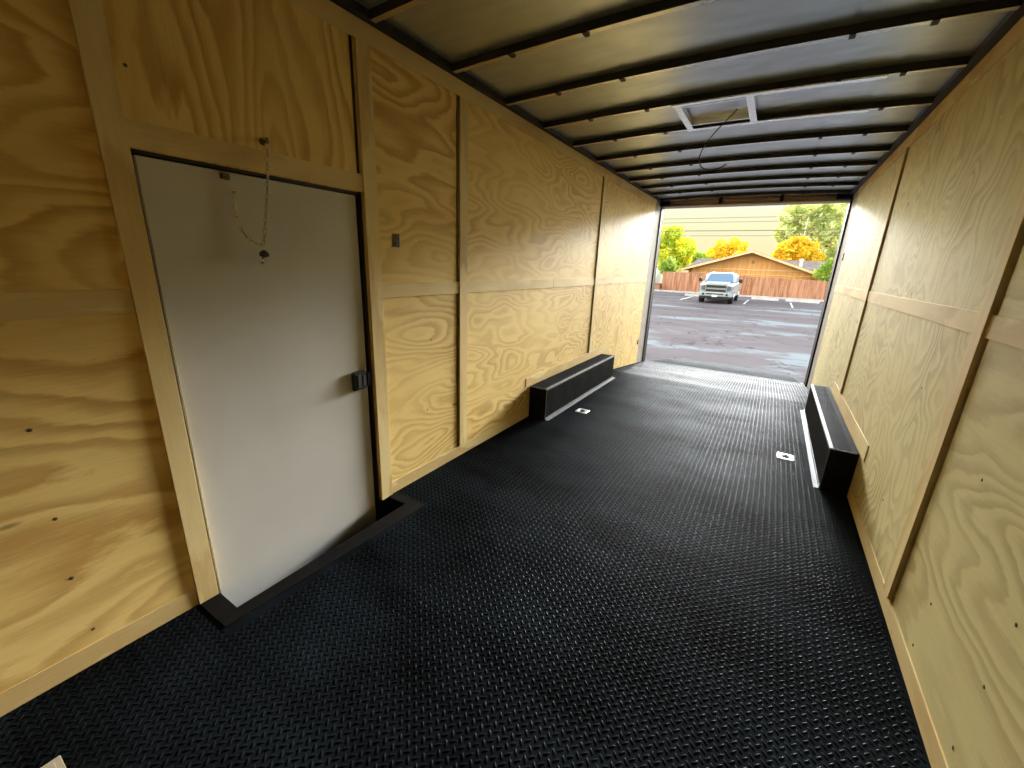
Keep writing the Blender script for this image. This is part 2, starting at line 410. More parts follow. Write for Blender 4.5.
# right
RR0, RR1 = 1.187, 1.265
batten('right', Y0, 6.66, 2.284, H)
batten('right', 2.05, 2.13, .081, 2.283); batten('right', 4.33, 4.408, .412, 2.283); batten('right', -.37, -.29, .081, 2.283)
batten('right', -.2895, 2.0495, RR0, RR1); batten('right', 2.1305, 4.3295, RR0, RR1); batten('right', 4.4085, 6.66, RR0, RR1)
batten('right', Y0, 3.19, .001, .080)
batten('right', 3.05, 4.85, .305, .411)

# ------------------------------------------------------------------ roof
def arch(x): return .024*(1-((x-W/2)/(W/2))**2)
NX = 24
xs = [-.05+(W+.1)*i/NX for i in range(NX+1)]
def arched_strip(m, y0, y1, z0, z1, mi=0, xa=0, xb=W, za=True):
    n = 20; X = [xa+(xb-xa)*i/n for i in range(n+1)]
    vs = []
    for xx in X:
        a = arch(xx) if za else 0
        vs += [(xx, y0, z0+a), (xx, y1, z0+a), (xx, y1, z1+a), (xx, y0, z1+a)]
    fs = []
    for i in range(n):
        for k in range(4):
            fs.append((4*i+k, 4*i+(k+1) % 4, 4*i+4+(k+1) % 4, 4*i+4+k))
    fs += [(0, 1, 2, 3), (4*n+3, 4*n+2, 4*n+1, 4*n)]
    m.add(vs, fs, mi)
ZR = 2.408
m = MB(); arched_strip(m, Y0-.16, Y1+.3, ZR, ZR+.02, xa=-.09, xb=W+.09)
ceiling = struct(m.build('ceiling', roof_metal))
bows = [-1.35, -.78, -.21, .36, .93, 1.50, 2.06, 2.60, 3.13, 3.68, 4.26, 4.83, 5.36, 5.90, 6.44, 6.98]
for i, y in enumerate(bows):
    m = MB()
    arched_strip(m, y-.004, y, 2.372, ZR+.001, 0, .045, W-.045)            # web, towards the front
    arched_strip(m, y, y+.030, 2.372, 2.3745, 1, .045, W-.045)             # bottom flange
    arched_strip(m, y+.026, y+.030, 2.375, ZR+.001, 0, .045, W-.045)
    for xt in (.42, .82, 1.85, 2.12):
        a = arch(xt); m.box(xt-.012, xt+.012, y-.012, y+.032, 2.365+a, 2.3725+a, 0)
    o = m.build('roof_bow', [bow_metal, flange_metal], ceiling)
for s, (a, b) in (('left', (0, .045)), ('right', (W-.045, W))):
    m = MB(); m.box(a-.012 if s == 'left' else a, b if s == 'left' else b+.012, Y0-.1, Y1, H+.0005, ZR+.012)
    _tn[0] += 1; struct(m.build('trim_%d' % _tn[0], bow_metal))

# ------------------------------------------------------------------ rear opening: jambs, seals, header
def jamb(side):
    m = MB(); z1 = 2.50
    yj = 6.88 if side == 'left' else 6.66
    a, b = ((-.011, .001) if side == 'left' else (W-.001, W+.011))
    m.prism([(a, yj, floor_z(yj)-.02), (a, Y1, ZB-.02), (a, Y1, z1), (a, yj, H if 0 else 2.37)], (b-a, 0, 0))
    _tn[0] += 1; return struct(m.build('trim_%d' % _tn[0], jamb_m))
jamb('left'); jamb('right')
m = MB(); m.box(.0015, .016, 7.22, 7.375, ZB-.01, 2.33); m.box(-.10, .016, 7.3715, 7.39, ZB-.3, 2.6); _tn[0] += 1; struct(m.build('trim_%d' % _tn[0], blackmetal))
m = MB(); m.box(W-.020, W-.0015, 7.10, 7.375, ZB-.01, 2.33); m.box(W-.020, W+.10, 7.3715, 7.39, ZB-.3, 2.6); _tn[0] += 1; struct(m.build('trim_%d' % _tn[0], blackmetal))
hd = MB(); hd.box(0, W, 7.24, 7.42, 2.335, 2.60); hd.box(0, W, 7.20, 7.42, 2.315, 2.335); hd.box(0, W, 7.16, 7.24, 2.455, 2.48)
_tn[0] += 1; struct(hd.build('trim_%d' % _tn[0], brown_m, bevel=.003, seg=1))
sp = thing('ramp_spring', 'brown spring shaft running along the header above the rear opening', 'spring', (W/2, 7.17, 2.39))
m = MB(); m.cyl((.10, 7.19, 2.385), (W-.13, 7.19, 2.385), .016, n=14); m.build('shaft', noisy('brown_shaft', (.15, .085, .05), (.22, .13, .08), 9, .45), sp, True)
for xx in (.85, 1.62):
    m = MB(); m.box(xx-.02, xx+.02, 7.155, 7.245, 2.345, 2.45); m.box(xx-.012, xx+.012, 7.15, 7.2, 2.33, 2.36); m.build('bracket', blackmetal, sp, bevel=.003)
m = MB(); m.box(.005, .13, 7.12, 7.26, 2.325, 2.455); m.build('end_bracket', blackmetal, sp, bevel=.004)
m = MB(); m.box(W-.17, W-.005, 7.10, 7.26, 2.325, 2.46); m.build('end_bracket', blackmetal, sp, bevel=.004)

# ------------------------------------------------------------------ roof vent framing with a loose cable
vt = thing('roof_vent_frame', 'pale galvanised frame for a roof vent between two roof bows', 'frame', (1.5, 3.4, 2.39))
def arch_bar(y0, y1, x0, x1, z0, z1, mat, name, par):
    m = MB(); arched_strip(m, y0, y1, z0, z1, 0, x0, x1); return m.build(name, mat, par)
arch_bar(3.120, 3.158, .98, 2.06, 2.362, 2.3695, galv, 'rail', vt)
arch_bar(3.660, 3.698, .98, 2.06, 2.362, 2.3695, galv, 'rail', vt)
for xx in (.99, 1.405):
    m = MB(); a = arch(xx); m.box(xx, xx+.042, 3.158, 3.66, 2.362+a, 2.400+a); m.build('cross_member', galv, vt)
m = MB(); arched_strip(m, 3.20, 3.215, 2.372, 2.41, 0, 1.034, 1.403); arched_strip(m, 3.60, 3.615, 2.372, 2.41, 0, 1.034, 1.403); m.build('inner_lip', galv, vt)
cb = MB()
def bez(ps, n=40):
    ps = [Vector(p) for p in ps]; outp = []
    for i in range(n+1):
        t = i/n; q = ps[:]
        while len(q) > 1: q = [q[k].lerp(q[k+1], t) for k in range(len(q)-1)]
        outp.append(q[0])
    return outp
cb.tube(bez([(1.33, 3.47, 2.42), (1.27, 3.50, 2.36), (1.02, 3.85, 2.30), (.93, 4.02, 2.22), (1.05, 4.25, 2.14), (1.18, 4.15, 2.20), (1.24, 4.10, 2.22)]), .0045, 6)
cable = tag(cb.build('cable', principled('black_cable', (.02, .02, .02), .5), None, True), 'thin black cable looping down from the roof vent frame', 'cable')
recentre(cable, (1.33, 3.47, 2.42))

# ------------------------------------------------------------------ side door and its step well
door = MB(); door.box(-.045, -.014, .585, 1.412, -.30, 1.656)
d = struct(door.build('door_1', door_white, bevel=.004), 'plain white side door set in the plywood left wall', 'door')
dj = MB()   # black jamb around the door
dj.box(-.09, -.0125, .5725, .581, -.38, 1.672); dj.box(-.09, -.0125, 1.428, 1.4415, -.38, 1.672); dj.box(-.09, -.0125, .581, 1.428, 1.662, 1.672)
dj.box(-.105, -.0895, .55, 1.46, -.42, 1.70)  # unseen backing plate behind the door, added to stop light leaking through the gaps
_tn[0] += 1; struct(dj.build('trim_%d' % _tn[0], noisy('black_door_seal', (.016, .010, .010), (.03, .016, .016), 8, .5)))
# paddle latch
lt = MB(); lt.box(-.0135, .010, 1.308, 1.392, .706, .806); latch = lt.build('door_latch', black, d, bevel=.006); latch['label'] = 'black paddle latch'
m = MB(); m.prism([(.0105, 1.330, .722), (.0105, 1.352, .722), (.0105, 1.352, .790), (.0105, 1.330, .790)], (.006, 0, 0)); m.prism([(.0105, 1.362, .728), (.0105, 1.382, .728), (.0105, 1.382, .784), (.0105, 1.362, .784)], (.004, 0, 0))
m.build('paddle', principled('grey_paddle', (.10, .10, .10), .3, .3), latch, bevel=.002)
m = MB(); m.box(-.0135, .012, 1.392, 1.409, .72, .79); m.build('bolt_housing', blackmetal, latch, bevel=.002)
# door restraint chain
ch = thing('door_chain', 'thin brass coloured chain with a black stop hanging above the white side door', 'chain', (.0, .986, 1.783))
def links(pts, name, par, pitch=.022, r=.0021, lr=.0062):
    P = [Vector(p) for p in pts]; seg = [0]
    for a, b_ in zip(P, P[1:]): seg.append(seg[-1]+(b_-a).length)
    n = int(seg[-1]/pitch); mm = MB()
    for i in range(n):
        s = (i+.5)*pitch; k = max(j for j in range(len(seg)-1) if seg[j] <= s+1e-9); u = (s-seg[k])/(seg[k+1]-seg[k])
        c = P[k].lerp(P[k+1], u); t = (P[k+1]-P[k]).normalized()
        side = t.cross(Vector((1, 0, 0))) if abs(t.x) < .9 else t.cross(Vector((0, 1, 0))); side.normalize()
        if i % 2: side = t.cross(side).normalized()
        ring = [c + t*math.cos(a)*pitch*.66 + side*math.sin(a)*lr for a in [2*math.pi*q/10 for q in range(10)]]
        mm.tube(ring, r, 5, closed=True)
    return mm.build(name, brass, par, True)
brass = principled('worn_brass', (.62, .53, .36), .3, 1)
m = MB(); m.lathe([(.012, 0), (.012, .004), (.006, .007), (.004, .03)], (.0, .986, 1.783), 'X', 14)
m.tube([Vector((.034+.009*math.cos(a), .986, 1.783+.009*math.sin(a))) for a in [2*math.pi*k/14 for k in range(14)]], .0026, 6, closed=True); m.build('eye_bolt', principled('dark_eye', (.12, .09, .06), .4, .7), ch, True)
links([(.036, .986, 1.772), (.034, .968, 1.62), (.030, .936, 1.44), (.026, .925, 1.395)], 'chain_links', ch)
m = MB(); m.lathe([(.006, -.012), (.017, -.008), (.018, .004), (.010, .012), (.004, .016)], (.030, .925, 1.372), 'Z', 16); m.build('stop_knob', black, ch, True)['label'] = 'black rubber stop knob'
m = MB(); m.cyl((.028, .922, 1.362), (.022, .914, 1.335), .006, n=10); m.build('pin', chrome, ch, True)
links([(.026, .923, 1.400), (.012, .885, 1.425), (.004, .868, 1.455), (.004, .860, 1.49)], 'side_chain', ch, .020)
m = MB(); m.box(.003, .009, .850, .859, 1.498, 1.592); m.box(.004, .009, .842, .866, 1.583, 1.596); m.box(.004, .009, .842, .866, 1.496, 1.506); m.build('snap_rod', chrome, ch, bevel=.001)
m = MB(); m.box(-.0135, .008, .825, .850, 1.628, 1.648); m.cyl((-.003, .838, 1.636), (.014, .838, 1.630), .008, n=10); m.build('door_bracket', principled('dark_bronze_bracket', (.16, .12, .08), .4, .8), ch, bevel=.001)
# step well frame
wf_ = thing('step_well_frame', 'black flat metal frame around the step well in the floor below the side door', 'frame', (.1, 1.0, 0))
def flat(pts, z0, z1, name):
    m = MB(); m.prism([(px_, py_, z0) for px_, py_ in pts], (0, 0, z1-z0)); return m.build(name, blackmetal, wf_, bevel=.0015, seg=1)
flat([(.1505, .505), (.212, .505), (.250, 1.512), (.250, 1.55), (.1505, 1.55)], .0005, .005, 'front_bar')
flat([(.0135, .503), (.150, .503), (.150, .577), (.0135, .577)], .0005, .005, 'side_bar')
flat([(.0135, 1.487), (.150, 1.487), (.150, 1.55), (.0135, 1.55)], .0005, .005, 'side_bar')
well = MB(); well.box(-.013, WX+.01, WY0-.01, WY1+.01, -.40, -.37); well.box(WX, WX+.008, WY0, WY1, -.37, -.101); well.box(-.012, WX, WY0-.012, WY0-.002, -.37, -.101); well.box(-.012, WX, WY1+.002, WY1+.012, -.37, -.101)
well.build('well_liner', blackmetal, wf_)

# ------------------------------------------------------------------ light switch, small wall fittings
sw = thing('light_switch', 'small dark brown rocker switch on the plywood beside the white door', 'switch', (0, 1.64, 1.468))
m = MB(); m.box(0, .004, 1.616, 1.664, 1.434, 1.502); m.build('switch_plate', noisy('brown_plate', (.035, .018, .010), (.05, .028, .016), 9, .35), sw, bevel=.0015)
for a, b_ in ((1.473, 1.492), (1.444, 1.463)):
    m = MB(); m.prism([(.004, 1.628, a), (.004, 1.652, a), (.004, 1.652, b_), (.004, 1.628, b_)], (.005, 0, 0)); m.build('rocker', principled('rocker', (.09, .06, .05), .25), sw, bevel=.002)
lv = thing('clearance_light_back', 'small dark fitting low on the plywood beside the rear opening, left wall', 'fitting', (0, 6.80, .195))
m = MB(); m.lathe([(.028, 0), (.028, .006), (.018, .012), (.002, .013)], (0, 6.80, .195), 'X', 16); m.build('fitting_cap', screw_d, lv, True)
m = MB(); m.box(0, .010, 6.785, 6.815, .215, .25); m.build('fitting_tab', screw_d, lv)
lv.name = 'wall_fitting'
lr = thing('wall_fitting', 'small dark fitting high on the plywood beside the rear opening, right wall', 'fitting', (W, 6.58, 1.59))
m = MB(); m.lathe([(.022, 0), (.022, -.006), (.014, -.011), (.002, -.012)], (W, 6.58, 1.575), 'X', 16); m.build('fitting_cap', screw_d, lr, True)
m = MB(); m.box(W-.010, W, 6.568, 6.592, 1.595, 1.64); m.build('fitting_tab', screw_d, lr)

# ------------------------------------------------------------------ wheel boxes
dull_alu = noisy('dull_aluminium', (.12, .12, .12), (.17, .17, .17), 20, .6, .3)
def wheel_box(side):
    if side == 'left':
        label = 'black rubber covered wheel well box against the left wall'; a, b = .002, .178; s = 1; loc = (.09, 4.14, 0)
    else:
        label = 'black rubber covered wheel well box against the right wall'; a, b = W-.152, W-.001; s = -1; loc = (W-.08, 4.14, 0)
    t = thing('wheel_well_box', label, 'wheel well', loc)
    y0, y1, h = 3.20, 5.08, .295
    body = MB(); body.box(a, b, y0, y1, .0005, h)
    o = body.build('box_body', rubber_box, t, bevel=.002, seg=1)
    q = MB(); xo = b if s == 1 else a
    # tread covers on top and front
    if s == 1: o3t, u3t = (a+.012, y0+.006, h), (1, 0, 0)
    else: o3t, u3t = (a+.022, y0+.006, h), (1, 0, 0)
    top = MB(); top.box(a+.004, b-.020 if s == 1 else b-.004, y0+.003, y1-.003, h, h+.002) if s == 1 else top.box(a+.020, b-.004, y0+.003, y1-.003, h, h+.002)
    nu = int((b-a-.03)/.0155); pv = .0155
    V, F = tread((o3t[0], o3t[1], h+.002), u3t, (0, 1, 0), (0, 0, 1), nu-1, int((y1-y0)/pv)-1, p=pv, L=.0062, wd=.0018, h=.0012)
    np_mesh('top_cover', [(V, F)], top, rubber_box, t)
    fr = MB(); fr.box(xo, xo+s*.002, y0+.012, y1-.012, .012, h-.010)
    V, F = tread((xo+s*.002, y0+.014, .016), (0, 1, 0), (0, 0, 1), (s, 0, 0), int((y1-y0-.03)/pv), int((h-.03)/pv), p=pv, L=.0062, wd=.0018, h=.0012)
    np_mesh('front_cover', [(V, F)], fr, rubber_box, t)
    # aluminium angles
    m = MB(); m.box(min(xo-s*.018, xo+s*.004), max(xo-s*.018, xo+s*.004), y0-.001, y1+.001, h, h+.0035); m.box(min(xo, xo+s*.004), max(xo, xo+s*.004), y0-.001, y1+.001, h-.010, h)
    m.build('edge_trim', alu if s == -1 else dull_alu, t)
    m = MB(); m.box(min(xo+s*.0005, xo+s*.034), max(xo+s*.0005, xo+s*.034), y0-.005, y1+.03, .0012, .0035); m.box(min(xo+s*.0025, xo+s*.006), max(xo+s*.0025, xo+s*.006), y0-.002, y1+.01, .0035, .024)
    m.build('floor_flange', alu if s == -1 else dull_alu, t)
    m = MB(); m.box(min(xo-s*.003, xo+s*.003), max(xo-s*.003, xo+s*.003), y0-.004, y0, .001, h); m.box(min(a, b), max(a, b), y0-.004, y0, h-.006, h+.002)
    m.build('end_trim', noisy('thin_grey_edge', (.14, .14, .14), (.2, .2, .2), 20, .4, .7), t)
wheel_box('left'); wheel_box('right')

# ------------------------------------------------------------------ recessed tie-down rings
def dring(cx, label, rot):
    t = thing('tie_down_ring', label, 'tie-down ring', (cx, 3.646, 0), 'recessed tie-down rings in the floor')
    n = 28; m = MB()
    def rr(hx, hy, r, z):
        P = []
        for qx, qy, a0 in ((1, 1, 0), (-1, 1, 90), (-1, -1, 180), (1, -1, 270)):
            for k in range(6):
                a = math.radians(a0+k*18); P.append((cx+qx*(hx-r)+r*math.cos(a), 3.646+qy*(hy-r)+r*math.sin(a), z))
        return P
    rings = [rr(.058, .058, .010, .0005), rr(.058, .058, .010, .004), rr(.052, .052, .009, .0055), rr(.036, .036, .030, .0055), rr(.030, .030, .026, .0025)]
    vs = [p for R in rings for p in R]; k = 24; fs = []
    for i in range(len(rings)-1): fs += [(i*k+j, i*k+(j+1) % k, (i+1)*k+(j+1) % k, (i+1)*k+j) for j in range(k)]
    m.add(vs, fs); m.build('plate', zinc, t, True)
    m = MB(); m.lathe([(.029, .0008), (.029, .003), (.001, .0032)], (cx, 3.646, 0), 'Z', 20); m.build('cup', principled('dark_cup', (.03, .03, .03), .4, .5), t)
    m = MB(); m.tube([(cx+.022*math.cos(a), 3.646+.022*math.sin(a), .0075) for a in [2*math.pi*j/24 for j in range(24)]], .0042, 8, closed=True); m.build('ring', alu, t, True)
    for sx in (-1, 1):
        for sy in (-1, 1):
            m = MB(); m.lathe([(.005, .0054), (.004, .0075), (.001, .008)], (cx+sx*.046, 3.646+sy*.046, 0), 'Z', 8); m.build('screw_head', chrome, t)
dring(.362, 'bright square tie-down ring plate in the floor beside the left wheel well box', 0)
dring(2.063, 'bright square tie-down ring plate in the floor beside the right wheel well box', 0)

# ------------------------------------------------------------------ small pale block at the lower left
m = MB()
m.box(.347, .60, -.22, .047, .001, .058); m.box(.36, .587, -.207, .034, .058, .061)
o = m.build('block', principled('pale_beige_plastic', (.40, .34, .23), .5, 0, .2), bevel=.006, seg=3)
tag(o, 'small pale beige block on the black floor at the lower left corner', 'block'); recentre(o, (.47, -.08, .001))

# ------------------------------------------------------------------ ramp door let down behind
RY1, RZ1_ = 9.72, -.560
rd = struct(thing('door_2', 'rear ramp door let down onto the asphalt', 'door', (W/2, 8.5, -.4)))
ra = math.atan2(RZ1_-(ZB-.01), RY1-7.40); L_ = math.hypot(RZ1_-(ZB-.01), RY1-7.40); cr_, sr_ = math.cos(ra), math.sin(ra)
slab = MB(); slab.prism([(.03, 7.40, ZB-.012), (.03, RY1, RZ1_), (.03, RY1, RZ1_-.035), (.03, 7.40, ZB-.08)], (W-.06, 0, 0))
ramp_m = noisy('grey_ramp_tread', (.011, .013, .015), (.016, .019, .022), 3, .7, 0, .004)
V, F = tread((.05, 7.42, ZB-.012+sr_*.02), (1, 0, 0), (0, cr_, sr_), (0, -sr_, cr_), 74, int(L_/.031)-2)
np_mesh('ramp_deck', [(V, F)], slab, ramp_m, rd)
m = MB(); m.cyl((.05, 7.385, ZB-.03), (W-.05, 7.385, ZB-.03), .012, n=10); m.build('hinge', blackmetal, rd, True)
m = MB(); m.prism([(.06, RY1+.01, RZ1_-.004), (.06, RY1+.35, GZ+.012), (.06, RY1+.35, GZ+.002), (.06, RY1+.01, RZ1_-.02)], (W-.12, 0, 0)); m.build('ramp_flap', ramp_m, rd)
m = MB(); m.box(0, W, 7.351, 7.372, ZB-.12, ZB+.004); _tn[0] += 1; struct(m.build('trim_%d' % _tn[0], noisy('pale_sill', (.02, .022, .024), (.03, .033, .036), 9, .6, 0, .05)))

# ================================================================== outside
def asphalt():
    m = principled('worn_asphalt', (.2, .19, .19), .62, 0, .0); t = m.node_tree; b = t.nodes['Principled BSDF']
    g = N(t, 'ShaderNodeTexCoord'); mp = N(t, 'ShaderNodeMapping'); mp.inputs['Scale'].default_value = (.16, .42, 1); mp.inputs['Rotation'].default_value = (0, 0, -.12)
    t.links.new(g.outputs['Object'], mp.inputs[0])
    n1 = N(t, 'ShaderNodeTexNoise'); n1.inputs['Scale'].default_value = 1.3; n1.inputs['Detail'].default_value = 6; n1.inputs['Roughness'].default_value = .6; n1.inputs['Distortion'].default_value = .6
    t.links.new(mp.outputs[0], n1.inputs['Vector'])
    cr = N(t, 'ShaderNodeValToRGB'); e = cr.color_ramp.elements
    e[0].position = .30; e[0].color = (.090, .082, .085, 1); e[1].position = .78; e[1].color = (.18, .21, .22, 1)
    q = e.new(.46); q.color = (.110, .097, .100, 1); q = e.new(.57); q.color = (.122, .112, .114, 1); q = e.new(.615); q.color = (.155, .172, .180, 1)
    t.links.new(n1.outputs['Fac'], cr.inputs[0])
    # cracks
    mp2 = N(t, 'ShaderNodeMapping'); mp2.inputs['Scale'].default_value = (.35, .5, 1); t.links.new(g.outputs['Object'], mp2.inputs[0])
    nd = N(t, 'ShaderNodeTexNoise'); nd.inputs['Scale'].default_value = 2.5; t.links.new(mp2.outputs[0], nd.inputs['Vector'])
    va = N(t, 'ShaderNodeVectorMath'); va.operation = 'ADD'; t.links.new(mp2.outputs[0], va.inputs[0]); t.links.new(nd.outputs['Color'], va.inputs[1])
    vo = N(t, 'ShaderNodeTexVoronoi'); vo.feature = 'DISTANCE_TO_EDGE'; vo.inputs['Scale'].default_value = 1.0; t.links.new(va.outputs[0], vo.inputs['Vector'])
    ck = smooth(t, vo.outputs['Distance'], .006, .022, .55, 0)
    mx = N(t, 'ShaderNodeMix'); mx.data_type = 'RGBA'; t.links.new(ck, mx.inputs['Factor']); t.links.new(cr.outputs[0], mx.inputs['A']); mx.inputs['B'].default_value = (.045, .038, .038, 1)
    t.links.new(mx.outputs['Result'], b.inputs['Base Color'])
    t.links.new(smooth(t, n1.outputs['Fac'], .5, .66, .9, .75), b.inputs['Roughness'])
    fn = N(t, 'ShaderNodeTexNoise'); fn.inputs['Scale'].default_value = 30; t.links.new(g.outputs['Object'], fn.inputs['Vector'])
    bp = N(t, 'ShaderNodeBump'); bp.inputs['Strength'].default_value = .3; bp.inputs['Distance'].default_value = .01; t.links.new(fn.outputs['Fac'], bp.inputs['Height']); t.links.new(bp.outputs[0], b.inputs['Normal'])
    return m
m = MB(); m.box(-90, 90, -30, 140, GZ-.3, GZ)
g = m.build('ground', asphalt()); struct(g)

# board fence
fence_m = noisy('cedar_board', (.32, .125, .055), (.56, .29, .16), 1.2, .75, stretch=(5, 1, .5), detail=6)
FY = 42.0
fn = thing('board_fence', 'reddish brown vertical board fence along the back of the parking lot', 'fence', (0, FY, GZ))
rnd = random.Random(3); x = -7.45; secs = [-7.45, -5.0, -2.55, -.1, 2.35, 4.8, 7.25, 9.7]
for i in range(len(secs)-1):
    m = MB(); x = secs[i]+.05; top = 1.20-.022*(secs[i]+7.45)+rnd.uniform(-.02, .02)
    while x < secs[i+1]-.08:
        hh = top+rnd.uniform(-.012, .012); m.prism([(x, FY, GZ+.04), (x+.138, FY, GZ+.04), (x+.138, FY, hh-.03), (x+.11, FY, hh), (x+.028, FY, hh), (x, FY, hh-.03)], (0, .018+rnd.uniform(0, .006), 0)); x += .145
    for zz in (GZ+.35, .25, top-.25): m.box(secs[i], secs[i+1], FY+.03, FY+.07, zz, zz+.09)
    m.build('board_section', fence_m, fn)
for i, x in enumerate(secs):
    m = MB(); m.box(x-.045, x+.045, FY-.012, FY+.10, GZ, 1.21-.022*(x+7.45)); m.build('post', fence_m, fn)

# low brick planter wall left of the fence
m = MB(); m.box(-13.5, -7.55, 41.4, 41.8, GZ, .05); m.box(-13.6, -7.5, 41.35, 41.85, .05, .12)
pw = tag(m.build('planter_wall', noisy('red_brick', (.30, .13, .08), (.42, .22, .14), 4, .8, stretch=(3, 3, 9))), 'low reddish planter wall left of the board fence below the white van', 'wall'); recentre(pw, (-10.5, 41.6, GZ))

# house with wide gable
siding = noisy('ochre_siding', (.68, .34, .085), (.78, .43, .135), 1.0, .7, stretch=(4, 1, .25))
fascia = noisy('tan_fascia', (.78, .52, .24), (.86, .62, .32), 2, .6)
shingle = noisy('grey_brown_shingle', (.13, .105, .095), (.21, .17, .155), 2.2, .85, stretch=(1, 1, 4))
HY = 47.2
hs = thing('house', 'ochre board house with a wide low gable behind the fence', 'house', (-.6, HY+3, GZ))
axp, azp, ex0, ex1, ez_ = -.65, 3.33, -7.15, 5.1, 1.38
sl0 = (azp-ez_)/(axp-ex0); sl1 = (azp-ez_)/(ex1-axp)
def rz(x): return azp-sl0*(axp-x) if x < axp else azp-sl1*(x-axp)
m = MB(); wx0, wx1 = -5.85, 4.35
m.prism([(wx0, HY, GZ), (wx1, HY, GZ), (wx1, HY, rz(wx1)-.12), (axp, HY, azp-.12), (wx0, HY, rz(wx0)-.12)], (0, 7, 0)); m.build('wall', siding, hs)
m = MB()
xx = wx0+.3
while xx < wx1: m.box(xx, xx+.05, HY-.03, HY-.005, GZ, rz(xx)-.6 if rz(xx)-.6 > .6 else .6); xx += .42
m.build('siding_batten', noisy('ochre_batten', (.55, .26, .07), (.62, .31, .09), 2, .7), hs)
m = MB(); m.box(wx0+.6, wx1-.4, HY-.05, HY-.032, 1.62, 1.70); m.box(wx0, wx1, HY-.05, HY-.032, 1.18, 1.24); m.build('band_board', fascia, hs)
m = MB(); m.lathe([(.0, -.02), (.14, -.02), (.14, .02), (.0, .02)], (axp+.2, HY-.03, 2.35), 'Y', 10); m.build('gable_vent', noisy('vent_brown', (.35, .17, .06), (.4, .2, .08), 3, .6), hs)
m = MB()
for a, b_ in (((ex0, ez_), (axp, azp)), ((axp, azp), (ex1, ez_))):
    m.prism([(a[0], HY-.75, a[1]), (b_[0], HY-.75, b_[1]), (b_[0], HY-.75, b_[1]+.10), (a[0], HY-.75, a[1]+.10)], (0, 6.5, 0))
m.build('roof', shingle, hs)
m = MB()
for a, b_ in (((ex0-.02, ez_-.16), (axp, azp-.13)), ((axp, azp-.13), (ex1+.02, ez_-.16))):
    m.prism([(a[0], HY-.80, a[1]), (b_[0], HY-.80, b_[1]), (b_[0], HY-.80, b_[1]+.21), (a[0], HY-.80, a[1]+.21)], (0, .045, 0))
m.build('fascia_board', fascia, hs)
# cross roof behind
m = MB(); zr = 2.72; ze = 1.5
m.add([(-7.0, HY+2.2, ze), (7.6, HY+2.2, ze), (7.6, HY+8, ze), (-7.0, HY+8, ze), (-6.1, HY+5.1, zr), (6.4, HY+5.1, zr)], [(0, 1, 5, 4), (1, 2, 5), (2, 3, 4, 5), (3, 0, 4), (0, 3, 2, 1)])
m.build('rear_roof', shingle, hs)
m = MB(); m.box(-6.6, 7.0, HY+2.8, HY+7.6, GZ, ze+.05); m.build('rear_wall', siding, hs)
m = MB(); m.cyl((3.45, HY+1.6, 1.6), (3.45, HY+1.6, 2.62), .13, .12, 12); m.lathe([(.19, 2.62), (.19, 2.70), (.05, 2.80)], (3.45, HY+1.6, 0), 'Z', 12); m.build('roof_flue', principled('white_flue', (.85, .83, .78), .5), hs)

# ------------------------------------------------------------------ trees
def leaf_m(name, c0, c1):
    m = noisy(name, c0, c1, .9, .6, 0, .3, detail=3); b = m.node_tree.nodes['Principled BSDF']
    t = m.node_tree; tr = N(t, 'ShaderNodeBsdfTranslucent'); mx = N(t, 'ShaderNodeMixShader'); mx.inputs[0].default_value = .35
    cr = [n for n in t.nodes if n.type == 'VALTORGB'][0]; t.links.new(cr.outputs[0], tr.inputs[0])
    o = [n for n in t.nodes if n.type == 'OUTPUT_MATERIAL'][0]
    t.links.new(b.outputs[0], mx.inputs[1]); t.links.new(tr.outputs[0], mx.inputs[2]); t.links.new(mx.outputs[0], o.inputs[0])
    return m
bark = noisy('bark', (.16, .11, .07), (.26, .19, .13), 6, .9)
MOVE = {'yellow-green leafy tree at the left behind the fence beside the house': 57.0, 'dark green bush under the yellow-green tree beside the house roof': 45.2,
        'golden yellow tree behind the right side of the house roof': 57.5, 'green bush at the right end of the house above the fence': 45.0, 'tall pale green tree filling the right of the view, thin against the sky': 62.5}
